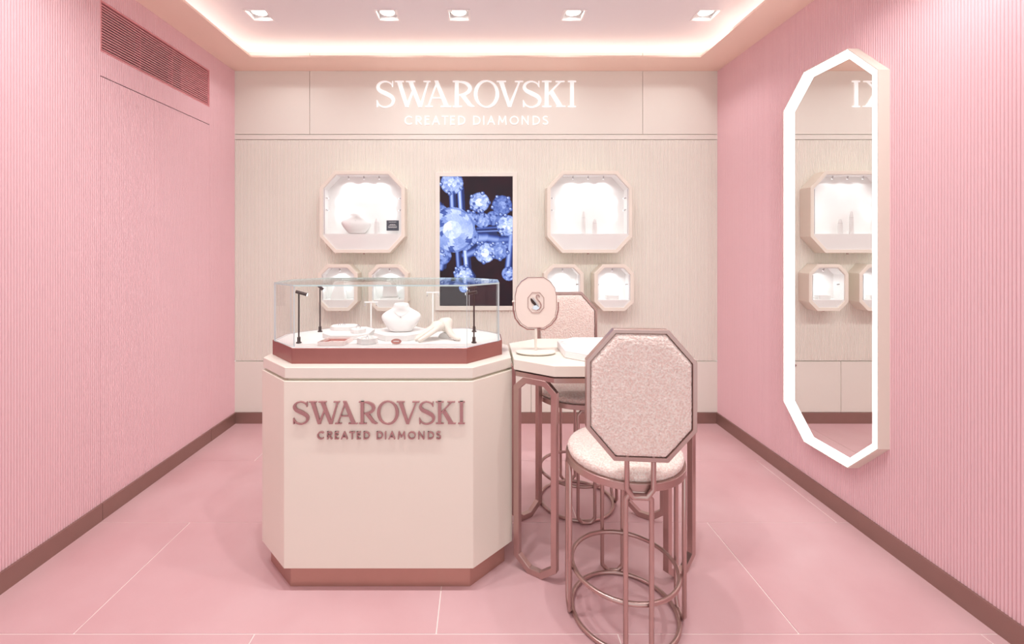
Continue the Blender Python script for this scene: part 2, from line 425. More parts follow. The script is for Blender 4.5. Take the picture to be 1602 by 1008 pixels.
# vent above the door
v = thing('air_vent', 'pink louvred air vent set high above the hidden door', 'vent', (XL, (DY0 + DY1)/2, VZ0))
mb = MB()
fn = lambda p, q, t: (XL + t, p, q)
o_ = [(DY0 + 0.001, VZ0 + 0.001), (DY1 - 0.001, VZ0 + 0.001), (DY1 - 0.001, VZ1 - 0.001), (DY0 + 0.001, VZ1 - 0.001)]
mb.ring(o_, inset(o_, 0.008), fn, -0.06, 0.004); mb.build('frame', M['pink_dark'], v)
mb = MB(); mb.box(XL - 0.075, XL - 0.065, DY0, DY1, VZ0, VZ1); mb.build('duct_back', M['void'], v)
mb = MB(); mb.box(XL - 0.064, XL - 0.055, 2.76, DY1 - 0.009, VZ0 + 0.009, VZ1 - 0.009); mb.build('duct_end', M['brace_red'], v)
NS = 17
for k in range(NS):
    z = VZ0 + 0.012 + (k + 0.5) * (VZ1 - VZ0 - 0.024) / NS
    mb = MB(); s_ = 0.003
    mb.add([(XL - 0.0085, DY0 + 0.009, z - 0.003), (XL - 0.001, DY0 + 0.009, z - 0.0025), (XL - 0.001, DY0 + 0.009, z + 0.0015), (XL - 0.0085, DY0 + 0.009, z + 0.002),
            (XL - 0.0085, DY1 - 0.009, z - 0.003), (XL - 0.001, DY1 - 0.009, z - 0.0025), (XL - 0.001, DY1 - 0.009, z + 0.0015), (XL - 0.0085, DY1 - 0.009, z + 0.002)],
           [(0,1,2,3),(7,6,5,4),(0,4,5,1),(1,5,6,2),(2,6,7,3),(3,7,4,0)])
    mb.build('slat', M['slat_pink'], v)
for y in (2.125, 2.367, 2.614):
    mb = MB(); mb.box(XL - 0.03, XL - 0.009, y - 0.004, y + 0.004, VZ0 + 0.008, VZ1 - 0.008); mb.build('brace', M['brace_red'], v)

# low cupboards along the foot of the back wall
cj = [XL + 0.0005] + [XC + 0.3985 * k for k in (-3, -2, -1, 0, 1, 2, 3)] + [XR - 0.0005]
for i in range(len(cj) - 1):
    a, b = cj[i], cj[i + 1]
    far = {0: 'wide cream cupboard beside the wall with the vent', 7: 'wide cream cupboard beside the wall with the tall mirror'}.get(i)
    lab = far or ('%s cream cupboard from the wall with the vent, under the beige wall' % ['', 'second', 'third', 'fourth', 'fifth', 'sixth', 'seventh'][i])
    c = thing('low_cupboard', lab, 'cupboard', ((a + b)/2, YB, BH), None if far else 'narrow cupboards under the beige wall')
    mb = MB(); mb.box(a, b, YB + 0.014, YB + 0.29, BH, Z_CAB - 0.002); mb.build('carcass', M['beige'], c)
    mb = MB(); mb.box(a + 0.0015, b - 0.0015, YB - 0.004, YB + 0.013, BH + 0.001, Z_CAB - 0.003); d = mb.build('door', M['beige'], c, bevel=0.001, bseg=1)
    kx = a + 0.066 if i % 2 else b - 0.066
    mb = MB()
    mb.extrude([(kx + 0.008*math.cos(2*PI*k/16), Z_CAB - 0.03 + 0.008*math.sin(2*PI*k/16)) for k in range(16)], lambda p, q, t: (p, t, q), YB - 0.009, YB - 0.004)
    mb.build('lock', M['bronze'], d, smooth=True)

# ------------------------------------------------------------------ lettering
def crom(pts, n=7):
    out = []
    P = [pts[0]] + list(pts) + [pts[-1]]
    for i in range(1, len(P) - 2):
        p0, p1, p2, p3 = P[i-1], P[i], P[i+1], P[i+2]
        for k in range(n):
            t = k / n
            out.append(tuple(0.5 * ((2*b) + (-a + c)*t + (2*a - 5*b + 4*c - d)*t*t + (-a + 3*b - 3*c + d)*t**3) for a, b, c, d in zip(p0, p1, p2, p3)))
    out.append(tuple(pts[-1])); return out
def stroke(pts, closed=False):
    """pts (x, y, width) -> list of quads"""
    n = len(pts); L = []; R = []
    for i in range(n):
        if closed: a, b = pts[i - 1], pts[(i + 1) % n]
        else: a, b = pts[max(0, i - 1)], pts[min(n - 1, i + 1)]
        t = Vector((b[0] - a[0], b[1] - a[1])).normalized(); nn = Vector((-t.y, t.x)) * pts[i][2] / 2
        L.append((pts[i][0] + nn.x, pts[i][1] + nn.y)); R.append((pts[i][0] - nn.x, pts[i][1] - nn.y))
    return [[L[i], L[(i + 1) % n], R[(i + 1) % n], R[i]] for i in range(n if closed else n - 1)]
def rect(x0, x1, y0, y1): return [[(x0, y0), (x1, y0), (x1, y1), (x0, y1)]]
def S_glyph(dx):
    c = crom([(168, 104, 5), (152, 78, 8), (112, 64, 9), (72, 78, 16), (57, 106, 24), (72, 134, 27), (116, 156, 31), (158, 180, 28), (174, 208, 24), (158, 242, 16), (112, 259, 10), (72, 246, 9), (50, 214, 6)])
    q = stroke(c) + [[(164, 62), (172, 62), (171, 108), (165, 104)], [(46, 205), (52, 208), (58, 258), (48, 260)]]
    return [[(x + dx, y) for x, y in p] for p in q]
def arc(cx, cy, rx, ry, a0, a1, wf, n=16):
    return [(cx + rx*math.cos(math.radians(a0 + (a1 - a0)*k/n)), cy + ry*math.sin(math.radians(a0 + (a1 - a0)*k/n)), wf(math.radians(a0 + (a1 - a0)*k/n))) for k in range(n + 1)]
def big_word():
    G = [S_glyph(0)]
    G.append([[(200, 64), (234, 64), (290, 258), (264, 258)], [(286, 258), (272, 240), (318, 128), (328, 140)], [(286, 64), (320, 64), (392, 258), (364, 258)], [(390, 256), (376, 238), (430, 66), (442, 66)]]
             + rect(185, 252, 60, 68) + rect(268, 338, 60, 68) + rect(402, 456, 60, 68))
    G.append([[(432, 254), (444, 254), (506, 80), (500, 64)], [(484, 58), (512, 58), (594, 254), (560, 254)]] + rect(462, 548, 184, 193) + rect(414, 472, 250, 258) + rect(532, 612, 250, 258))
    bowl = arc(672, 117, 82, 50, -90, 90, lambda t: 9 + 19 * abs(math.cos(t)))
    G.append(rect(640, 667, 60, 258) + rect(624, 672, 60, 68) + rect(624, 692, 250, 258) + stroke(bowl) + [[(678, 168), (708, 160), (772, 246), (742, 250)], [(742, 248), (768, 240), (790, 254), (770, 259)]])
    G.append(stroke(arc(879, 159, 82, 99, 0, 360, lambda t: 9 + 18 * abs(math.cos(t - 0.18)) ** 1.3, 44)[:-1], closed=True))
    G.append([[(972, 64), (1006, 64), (1066, 258), (1042, 258)], [(1064, 258), (1050, 236), (1122, 66), (1134, 66)]] + rect(956, 1026, 60, 68) + rect(1094, 1156, 60, 68))
    G.append(S_glyph(1108))
    G.append(rect(1320, 1348, 60, 258) + rect(1300, 1370, 60, 68) + rect(1300, 1370, 250, 258) + [[(1348, 152), (1430, 66), (1446, 66), (1348, 168)], [(1358, 156), (1384, 136), (1456, 252), (1418, 254)]] + rect(1402, 1470, 60, 68) + rect(1408, 1476, 250, 258))
    G.append(rect(1513, 1540, 60, 258) + rect(1496, 1557, 60, 68) + rect(1496, 1557, 250, 258))
    return G
def small_word(w=9.5):
    t, b, m = 326, 392, 358; cst = lambda _: w
    line = lambda *p: stroke([(x, y, w) for x, y in p])
    def C(x0, x1): return stroke(arc(x0 + 34, 359, 30, 29, 45, 315, cst, 20))
    def Rr(x): return rect(x, x + w, t, b) + stroke(arc(x + 20, t + 19, 18, 15, -90, 90, cst, 12)) + rect(x, x + 22, t, t + w) + rect(x, x + 22, t + 30, t + 30 + w) + line((x + 16, t + 34), (x + 42, b))
    def E(x): return rect(x, x + w, t, b) + rect(x, x + 34, t, t + w) + rect(x, x + 30, 355 - w/2, 355 + w/2) + rect(x, x + 34, b - w, b)
    def A(x): return line((x + 4, b), (x + 31, t)) + line((x + 29, t), (x + 56, b)) + rect(x + 14, x + 46, 368, 368 + w*.9)
    def T(x): return rect(x, x + 48, t, t + w) + rect(x + 24 - w/2, x + 24 + w/2, t, b)
    def D(x): return rect(x, x + w, t, b) + stroke(arc(x + 20, 359, 30, 28.5, -90, 90, cst, 14)) + rect(x, x + 21, t, t + w) + rect(x, x + 21, b - w, b)
    def I(x): return rect(x - w/2, x + w/2, t, b)
    def Mm(x): return line((x + 4, b), (x + 10, t)) + line((x + 10, t), (x + 33, 375)) + line((x + 33, 375), (x + 56, t)) + line((x + 56, t), (x + 62, b))
    def O(x): return stroke(arc(x + 34, 359, 30, 29, 0, 360, cst, 28)[:-1], closed=True)
    def N(x): return rect(x, x + w, t, b) + rect(x + 46, x + 46 + w, t, b) + line((x + 5, t), (x + 50, b))
    def S(x): return stroke(crom([(x + 38, 334, w), (x + 22, 329, w), (x + 7, 337, w), (x + 10, 351, w), (x + 24, 358, w), (x + 38, 368, w), (x + 38, 382, w), (x + 22, 389, w), (x + 3, 382, w)], 4))
    return [C(258, 322), Rr(345), E(412), A(466), T(540), E(605), D(665), D(780), I(858), A(884), Mm(966), O(1055), N(1145), D(1230), S(1302)]
def sign(name, label, base, mat, fx, y_front, y_back, w=9.5):
    s = thing(name, label, 'sign', base)
    for quads in big_word() + small_word(w):
        mb = MB()
        for i, q in enumerate(quads): mb.extrude([fx(*p) for p in q], lambda p, r, t: (p, t, r), y_front + 0.00011 * ((i * 3) % 7), y_back)
        mb.build('letter', mat, s)
    return s
k1 = 330 / 1602 * YB / F
fx_wall = lambda x, y: ((580 - VX) * YB / F + x * k1, H - (115 - VY) * YB / F - y * k1)
sign('wall_sign', 'glowing white serif brand lettering on the beige wall above the screen', (XC, YB - 0.006, fx_wall(0, 392)[1]), M['signlit'], fx_wall, YB - 0.012, YB - 0.006, 6.4)
yc_ = 1.664
kc = (727.5 - 459) / (1557 - 42) * yc_ / F
fx_ctr = lambda x, y: ((459 - VX) * yc_ / F + (x - 42) * kc, H - (662.6 - VY) * yc_ / F - (y - 258) * kc)
sign('counter_sign', 'rose metal serif brand lettering on the front of the counter', (-0.37, yc_, fx_ctr(0, 392)[1]), M['letter_rose'], fx_ctr, yc_ - 0.009, yc_ + 0.001)

# ------------------------------------------------------------------ counter with glass case
CP = octagon(-0.878, 0.132, 1.664, 2.205, 0.155, 0.155)
Z_CT = 0.8315
c = thing('display_counter', 'cream eight-sided counter with rose metal plinth under the glass case', 'counter', (-0.37, 1.93, 0))
mb = MB(); mb.prism(inset(CP, 0.03), 0.0, 0.0886); mb.build('plinth', M['plinth_metal'], c, bevel=0.001, bseg=1)
mb = MB(); mb.prism(CP, 0.0886, 0.782); mb.build('body', M['cream'], c, bevel=0.002)
mb = MB(); mb.prism(inset(CP, 0.022), 0.782, 0.791); mb.build('shadow_gap', M['cream'], c)
mb = MB(); mb.prism(inset(CP, 0.004), 0.791, Z_CT); mb.build('worktop', M['cream_top'], c, bevel=0.002)

V = thing('glass_showcase', 'clear glass jewellery showcase on a rose metal tray atop the counter', 'showcase', (-0.383, 1.932, Z_CT))
VP_ = octagon(-0.860, 0.094, 1.721, 2.147, 0.142, 0.150)
Z_DK = 0.8915
mb = MB(); mb.ring(VP_, inset(VP_, 0.004), lambda p, q, t: (p, q, t), Z_CT, Z_DK); mb.build('metal_skirt', M['rosemetal'], V, bevel=0.0008, bseg=1)
mb = MB(); mb.prism(inset(VP_, 0.0045), Z_CT + 0.001, Z_DK - 0.0005); mb.build('deck', M['suede'], V)
GP = octagon(-0.846, 0.082, 1.735, 2.133, 0.129, 0.118); Z_GT = 1.1326
GI = inset(GP, 0.006)
for i in range(8):
    j = (i + 1) % 8
    a, b, ci, d = GP[i], GP[j], GI[j], GI[i]
    mb = MB()
    vs = [(*p, z) for z in (Z_DK, Z_GT - 0.006) for p in (a, b, ci, d)]
    mb.add(vs, [(0, 1, 5, 4), (2, 3, 7, 6)], 0)
    mb.add(vs, [(1, 2, 6, 5), (3, 0, 4, 7), (0, 3, 2, 1), (4, 5, 6, 7)], 1)
    mb.build('glass_pane', [M['glass'], M['glass_edge_l']], V)
mb = MB(); n = 8
mb.add([(*p, Z_GT - 0.006) for p in GP] + [(*p, Z_GT) for p in GP], [tuple(range(8))[::-1], tuple(range(8, 16))], 0)
mb.add([(*p, Z_GT - 0.006) for p in GP] + [(*p, Z_GT) for p in GP], [(i, (i+1) % 8, 8 + (i+1) % 8, 8 + i) for i in range(8)], 1)
mb.build('glass_top', [M['glass'], M['glass_edge']], V)

zd = Z_DK
def deck(px, py, h=H - Z_DK):
    z = h * F / (py - VY); return ((px - VX) * z / F, z)
# pole spotlights inside the case
def pole_spot(x, y, label, aim):
    t = thing('pole_spotlight', label, 'spotlight', (x, y, zd), 'slim pole spotlights in the showcase')
    mb = MB(); mb.lathe([(0, 0), (0.0105, 0), (0.0105, 0.004), (0.0065, 0.006), (0.0065, 0.024), (0, 0.024)], (x, y, zd), 16); mb.build('foot', M['black'], t, smooth=True)
    mb = MB(); mb.tube([(x, y, zd + 0.004), (x, y, zd + 0.198)], 0.0032, 10); mb.build('pole', M['black'], t, smooth=True)
    d = Vector(aim).normalized(); p = Vector((x, y, zd + 0.204))
    mb = MB(); mb.tube([p - d*0.012, p + d*0.034], 0.0066, 14); h_ = mb.build('head', M['black'], t, smooth=True)
    mb = MB(); mb.tube([p + d*0.0335, p + d*0.0348], 0.0056, 14); mb.build('lens', M['caselamp'], h_, smooth=True)
    spot('pole_spotlight_beam', tuple(p + d*0.038), tuple(p + d*0.3), 0.10, math.radians(95), 0.8, 0.005, (0.96, 0.98, 1.0))
pole_spot(-0.727, 1.812, 'dark pole spotlight beside the acrylic tray', (1, 0.10, -0.30))
pole_spot(-0.726, 2.050, 'dark pole spotlight beside the long white riser', (0.75, -0.6, -0.42))
pole_spot(-0.022, 1.815, 'dark pole spotlight close to the front glass by the table', (-1, 0.15, -0.22))
pole_spot(-0.024, 2.050, 'dark pole spotlight close to the back glass by the table', (-1, -0.3, -0.22))

def block(name, label, cat, x0, x1, y0, y1, z0, hgt, ch, mat, group=None):
    t = thing(name, label, cat, ((x0 + x1)/2, (y0 + y1)/2, z0), group)
    mb = MB(); mb.prism(octagon(x0, x1, y0, y1, ch), z0, z0 + hgt); mb.build('base', mat, t, bevel=0.0012)
    return t
def gem_ring(parent, x, y, z, r=0.0085):
    mb = MB(); mb.tube([(x + r*math.cos(2*PI*k/20), y, z + r*0.9 + r*math.sin(2*PI*k/20)) for k in range(20)], 0.0011, 6, closed=True); q = mb.build('ring_band', M['steel'], parent, smooth=True)
    mb = MB(); mb.lathe([(0, -0.003), (0.003, 0.0005), (0.002, 0.002), (0, 0.002)], (x, y, z + 1.9*r + 0.002), 8); mb.build('gem', M['chrome'], q)
t = block('riser_platform', 'low wide white platform under the ring risers', 'platform', -0.669, -0.470, 1.868, 2.075, zd, 0.019, 0.05, M['suede'])
zp = zd + 0.019
t = block('ring_riser', 'long flat white riser on the low platform', 'riser', -0.660, -0.545, 1.968, 2.055, zp, 0.017, 0.024, M['suede'])
for dx in (0.035, 0.055): gem_ring(t, -0.66 + dx, 2.01, zp + 0.015, 0.005)
t = block('ring_riser', 'small round-cornered riser holding one upright ring on the platform', 'riser', -0.552, -0.490, 1.905, 1.966, zp, 0.017, 0.020, M['suede'])
gem_ring(t, -0.521, 1.935, zp + 0.015)
t = block('ring_riser', 'white octagonal riser with sunken top beside the acrylic tray', 'riser', -0.490, -0.412, 1.776, 1.85, zd, 0.017, 0.024, M['suede'])
OP = octagon(-0.490, -0.412, 1.776, 1.85, 0.024)
mb = MB(); mb.ring(OP, inset(OP, 0.012), lambda p, q, z: (p, q, z), zd + 0.017, zd + 0.022); mb.build('rim', M['suede'], t)
gem_ring(t, -0.452, 1.814, zd + 0.016, 0.005)
# acrylic tray
t = thing('acrylic_tray', 'shallow acrylic tray with blush insert in the showcase', 'tray', (-0.58, 1.80, zd))
q = [(-0.634, 1.761), (-0.532, 1.761), (-0.520, 1.852), (-0.622, 1.852)]
mb = MB(); mb.prism(q, zd, zd + 0.004); mb.build('base', M['acrylic'], t)
mb = MB(); mb.ring(q, inset(q, 0.004), lambda p, r, z: (p, r, z), zd + 0.004, zd + 0.0155); mb.build('wall', M['acrylic'], t)
mb = MB(); qi = inset(q, 0.016); mb.ring(inset(q, 0.010), qi, lambda p, r, z: (p, r, z), zd + 0.004, zd + 0.010); mb.build('insert', M['plaque'], t)
for k in range(4):
    mb = MB(); x = -0.612 + 0.022*k; mb.lathe([(0, 0), (0.004, 0.001), (0.003, 0.004), (0, 0.005)], (x, 1.806, zd + 0.004), 10); mb.build('stud', M['chrome'], t)
# little oval plaque
t = thing('oval_plaque', 'tiny oval rose plaque in front of the necklace bust', 'plaque', (-0.331, 1.785, zd))
mb = MB()
ell = lambda a, b: [(a*math.cos(2*PI*k/28), b*math.sin(2*PI*k/28)) for k in range(28)]
cst, snt = math.cos(0.45), math.sin(0.45)
fe = lambda p, r, d: (-0.331 + p, 1.785 + snt*(r + 0.010) + d*cst, zd + 0.0005 + cst*(r + 0.010) - d*snt + 0.002)
mb.extrude(ell(0.0205, 0.0105), fe, 0.0, 0.004); mb.build('face', M['plaque'], t)
mb = MB(); mb.extrude([(-0.011, -0.0012), (0.011, -0.0012), (0.011, 0.0014), (-0.011, 0.0014)], fe, -0.0006, 0.0); mb.build('print_line', M['ink'], t)

# necklace bust on its octagonal base
t = block('bust_plinth', 'white octagonal plinth under the necklace bust', 'plinth', -0.448, -0.235, 1.845, 2.06, zd, 0.024, 0.062, M['suede'])
def bust_mesh(mb, base, sc=1.0, rz=0.0, lean=0.35):
    # z, half width, half depth
    prof = [(0.0, 0.042, 0.020), (0.010, 0.052, 0.025), (0.030, 0.069, 0.031), (0.050, 0.082, 0.033), (0.062, 0.086, 0.031), (0.072, 0.082, 0.028), (0.081, 0.070, 0.026),
            (0.089, 0.054, 0.027), (0.096, 0.041, 0.029), (0.102, 0.034, 0.030), (0.114, 0.0325, 0.029), (0.119, 0.029, 0.026), (0.121, 0.0, 0.0)]
    seg = 28; rows = []; vs = []; fs = []
    R = Matrix.Rotation(rz, 3, 'Z')
    for z, hw, hd in prof:
        cy = lean * z if z < 0.086 else lean * 0.086 + (z - 0.086) * 0.1
        row = []
        for k in range(seg if hw > 0 else 1):
            th = 2*PI*k/seg; cxx, sy = math.cos(th), math.sin(th)
            ex = 0.75 if z < 0.09 else 1.0
            p = R @ Vector((hw * math.copysign(abs(cxx)**ex, cxx), cy + hd * sy, z)) * sc
            row.append(len(vs)); vs.append((base[0] + p.x, base[1] + p.y, base[2] + p.z))
        rows.append(row)
    fs.append(tuple(rows[0][::-1]))
    for a, b in zip(rows[:-1], rows[1:]):
        for k in range(seg):
            l = (k + 1) % seg
            fs.append((a[k], a[l], b[l], b[k]) if len(b) > 1 else (a[k], a[l], b[0]))
    mb.add(vs, fs)
bb = (-0.335, 1.925, zd + 0.024)
t = thing('necklace_bust', 'white necklace bust with a fine pendant on the octagonal plinth', 'bust', bb)
mb = MB(); bust_mesh(mb, bb, 1.0, 0.12); b_ = mb.build('bust_form', M['suede'], t, smooth=True)
sm = b_.modifiers.new('sub', 'SUBSURF'); sm.levels = 1; sm.render_levels = 1
mb = MB()
mb.tube([(bb[0] + 0.036*math.cos(a), bb[1] + 0.030 - 0.036*abs(math.sin(a))**0.8 - 0.004, bb[2] + 0.094 - 0.026*math.sin(a)**2) for a in [PI*k/16 for k in range(17)]], 0.0006, 5); mb.build('necklace_chain', M['steel'], t)
mb = MB(); mb.lathe([(0, -0.004), (0.003, 0), (0.002, 0.002), (0, 0.003)], (bb[0], bb[1] - 0.012, bb[2] + 0.066), 8); mb.build('pendant', M['steel'], t)

# T-shaped earring stands
def t_stand(x, y, hgt, label):
    t = thing('earring_stand', label, 'earring stand', (x, y, zd))
    mb = MB(); mb.lathe([(0, 0), (0.012, 0), (0.012, 0.003), (0, 0.003)], (x, y, zd), 18); mb.build('foot', M['white'], t)
    mb = MB(); mb.box(x - 0.0031, x + 0.0031, y - 0.002, y + 0.002, zd, zd + hgt - 0.004); mb.build('post', M['white'], t)
    mb = MB(); mb.box(x - 0.031, x + 0.031, y - 0.003, y + 0.003, zd + hgt - 0.006, zd + hgt); mb.build('crossbar', M['white'], t)
    for s in (-1, 1):
        xx = x + s * 0.026
        mb = MB(); mb.tube([(xx, y - 0.004, zd + hgt - 0.003), (xx, y - 0.004, zd + hgt - 0.016)], 0.0008, 5)
        mb.lathe([(0, -0.004), (0.0026, -0.0015), (0.0026, 0.0015), (0, 0.004)], (xx, y - 0.004, zd + hgt - 0.018), 8); mb.build('earring', M['chrome'], t)
t_stand(-0.502, 2.085, 1.025 - zd, 'short white earring stand behind the ring risers')
t_stand(-0.2157, 2.085, 1.070 - zd, 'tall white earring stand behind the display hand')

# display hand resting on its fingertips
hb = (-0.165, 1.88, zd)
ht = thing('display_hand', 'ivory display hand arched on its fingertips in the showcase', 'display hand', hb)
vs, es, rs = [], [], []
def chain(pts, start=None):
    p = start
    for x, y, z, r in pts:
        vs.append((x, y, z)); rs.append(r * 1.12)
        if p is not None: es.append((p, len(vs) - 1))
        p = len(vs) - 1
    return p
root = chain([(0.012, 0.030, 0.060, 0.026)])                       # back of the palm
wr = chain([(0.030, 0.052, 0.064, 0.024), (0.036, 0.066, 0.062, 0.021)], root)
pm = chain([(-0.010, 0.008, 0.056, 0.023)], root)
f1 = chain([(-0.010, -0.014, 0.050, 0.0105), (-0.040, -0.036, 0.032, 0.0090), (-0.064, -0.050, 0.018, 0.0078), (-0.084, -0.060, 0.0080, 0.0062)], pm)
f2 = chain([(-0.028, -0.002, 0.050, 0.0108), (-0.058, -0.018, 0.032, 0.0090), (-0.080, -0.029, 0.018, 0.0078), (-0.101, -0.037, 0.0080, 0.0062)], pm)
f3 = chain([(-0.036, 0.016, 0.050, 0.0104), (-0.064, 0.008, 0.032, 0.0086), (-0.084, 0.001, 0.018, 0.0074), (-0.102, -0.006, 0.0078, 0.0060)], pm)
f4 = chain([(-0.038, 0.036, 0.046, 0.0092), (-0.062, 0.033, 0.030, 0.0076), (-0.078, 0.029, 0.016, 0.0066), (-0.090, 0.025, 0.0070, 0.0054)], pm)
th_ = chain([(0.034, 0.010, 0.040, 0.0150), (0.050, -0.010, 0.024, 0.0112), (0.068, -0.024, 0.013, 0.0090), (0.088, -0.030, 0.0085, 0.0066)], root)
me = bpy.data.meshes.new('hand_form'); me.from_pydata(vs, es, []); me.materials.append(M['handskin'])
ho = bpy.data.objects.new('hand_form', me); COL.objects.link(ho); ho.parent = ht
sk = ho.modifiers.new('skin', 'SKIN'); sk.use_smooth_shade = True
for i, r in enumerate(rs): me.skin_vertices[0].data[i].radius = (r, r)
for d in me.skin_vertices[0].data: d.use_root = False
me.skin_vertices[0].data[0].use_root = True
sb = ho.modifiers.new('sub', 'SUBSURF'); sb.levels = 2; sb.render_levels = 2
bpy.context.view_layer.update()
dg = bpy.context.evaluated_depsgraph_get(); nm_ = bpy.data.meshes.new_from_object(ho.evaluated_get(dg)); ho.modifiers.clear(); ho.data = nm_
zmin = min(v_.co.z for v_ in nm_.vertices)
for v_ in nm_.vertices: v_.co.z -= zmin
nm_.polygons.foreach_set('use_smooth', [True] * len(nm_.polygons))
if not nm_.materials: nm_.materials.append(M['handskin'])
mb = MB()
mb.tube([(hb[0] + 0.012 + x, hb[1] + 0.030 + y, hb[2] + z) for x, y, z in ((0.002, -0.006, -0.006), (0.016, 0.016, -0.005), (0.026, 0.036, -0.004))], [0.0300, 0.0315, 0.0285], 20)
mb.build('cuff', M['suede'], ht, smooth=True)

# ------------------------------------------------------------------ table
TP = octagon(0.137, 0.863, 1.689, 2.19, 0.143, 0.103)
tb = thing('consulting_table', 'octagonal cream table on rose bronze loop legs joined to the counter', 'table', (0.5, 1.94, 0))
mb = MB(); mb.prism(TP, 0.790, Z_CT); mb.build('table_top', M['cream_top'], tb, bevel=0.002)
mb = MB(); mb.prism(inset(TP, 0.022), 0.783, 0.790); mb.build('shadow_gap', M['black'], tb)
mb = MB(); mb.ring(inset(TP, 0.008), inset(TP, 0.034), lambda p, q, t: (p, q, t), 0.764, 0.783); mb.build('apron', M['bronze'], tb, bevel=0.001, bseg=1)
def loop_leg(A, B, r=0.0118, ztop=0.766, cb=(0.055, 0.055), ct=(0.038, 0.034)):
    A, B = Vector(A), Vector(B); L = (B - A).length; u = (B - A) / L
    P = lambda s, z: (A.x + u.x*s, A.y + u.y*s, z)
    e = r
    pts = [P(cb[0], e), P(L - cb[0], e), P(L, cb[1]), P(L, ztop - ct[1] - e), P(L - ct[0], ztop - e), P(ct[0], ztop - e), P(0, ztop - ct[1] - e), P(0, cb[1])]
    n3 = (-u.y, u.x, 0)
    mb = MB(); mb.tube(pts, r, closed=True, square=True, up=n3); mb.build('leg', M['bronze'], tb, bevel=0.0012, bseg=1)
loop_leg((0.152, 1.800), (0.286, 1.708)); loop_leg((0.152, 2.078), (0.286, 2.170))
loop_leg((0.848, 1.800), (0.714, 1.708)); loop_leg((0.848, 2.078), (0.714, 2.170))

# tray on the table
t = thing('jewellery_tray', 'thick white octagonal tray lying on the table', 'tray', (0.53, 1.90, Z_CT))
JP = octagon(0.343, 0.725, 1.735, 2.065, 0.085, 0.075)
mb = MB(); mb.prism(JP, Z_CT, Z_CT + 0.026); mb.build('tray_base', M['white'], t, bevel=0.004)
mb = MB(); mb.ring(JP, inset(JP, 0.018), lambda p, q, z: (p, q, z), Z_CT + 0.024, Z_CT + 0.032); mb.build('rim', M['white'], t, bevel=0.003)

# cosmetic mirror, seen from behind
mx, my, mz = 0.236, 1.885, 1.0457
t = thing('vanity_mirror', 'blush table mirror with swan emblem on its back standing on the table', 'mirror', (mx, my, Z_CT))
half = [(0.033, 0.105), (0.060, 0.088), (0.079, 0.062), (0.086, 0.028)]
pts = half + [(x, -y) for x, y in half[::-1]]
DP = [(x, y) for x, y in pts] + [(-x, y) for x, y in pts[::-1]]
DP = DP[::-1]
fm = lambda p, q, d: (mx + p, my + d, mz + q)
mb = MB(); mb.extrude(DP, fm, -0.004, 0.004); mb.build('back_shell', M['pink_plastic'], t, bevel=0.0015)
mb = MB(); mb.ring([(x*1.012, y*1.010) for x, y in DP], [(x*0.992, y*0.993) for x, y in DP], fm, -0.0052, 0.0052); mb.build('edge_band', M['rose_line'], t)
mb = MB(); mb.extrude([(x*0.95, y*0.95) for x, y in DP], fm, 0.004, 0.0048); mb.build('mirror_glass', M['mirror'], t)
path = [(-0.0945, 0.006), (-0.0945, -0.030)] + [(-x*1.09, y*1.075) for x, y in [(0.079, -0.062), (0.060, -0.088), (0.033, -0.105)]]
path = path + [(-x, y) for x, y in path[::-1]]
mb = MB(); mb.tube([fm(p, q, 0.0) for p, q in path], 0.0028, 8); mb.build('yoke', M['rose_line'], t, smooth=True)
for s in (-1, 1):
    mb = MB(); mb.tube([fm(s*0.085, 0.004, 0), fm(s*0.099, 0.004, 0)], 0.0035, 10); mb.build('pivot', M['pink_plastic'], t, smooth=True)
mb = MB(); mb.tube([(mx, my, Z_CT + 0.006), (mx, my, mz - 0.111)], 0.0058, 14); mb.build('stem', M['cream_top'], t, smooth=True)
mb = MB(); mb.lathe([(0, 0), (0.070, 0), (0.084, 0.007), (0.083, 0.010), (0.010, 0.013), (0, 0.013)], (mx, my, Z_CT), 40, sy=0.62); mb.build('foot', M['cream_top'], t, smooth=True)
EP = octagon(-0.034, 0.034, -0.043, 0.043, 0.018, 0.022)
mb = MB(); mb.ring(EP, inset(EP, 0.0016), fm, -0.0062, -0.004); em = mb.build('emblem_frame', M['rose_line'], t)
# swan in the emblem: pixels of the photo's crop -> metres about the emblem centre
ex = lambda x, y: ((x - 311) / 7.2 * my / F, -(y - 346) / 7.2 * my / F)
neck = crom([(352, 284, 5), (347, 268, 8), (330, 260, 9), (316, 270, 9), (318, 292, 9), (340, 322, 10), (362, 352, 11), (368, 385, 11), (352, 415, 10), (322, 430, 8)], 5)
mb = MB()
for qd in stroke(neck): mb.extrude([ex(*p) for p in qd], fm, -0.0072, -0.004)
mb.build('swan_neck', M['rose_line'], em)
for nm, poly, mt in (('swan_wing', [(250, 300), (262, 298), (282, 318), (306, 346), (322, 372), (296, 378), (268, 352), (252, 324)], M['black']),
                     ('swan_wing', [(276, 284), (288, 296), (310, 330), (332, 362), (344, 392), (326, 384), (304, 352), (284, 318)], M['steel']),
                     ('swan_body', [(296, 378), (322, 372), (344, 390), (352, 412), (326, 430), (296, 424), (264, 408), (284, 404), (274, 392)], M['chrome'])):
    mb = MB(); mb.extrude([ex(*p) for p in poly], fm, -0.0068, -0.004); mb.build(nm, mt, em)

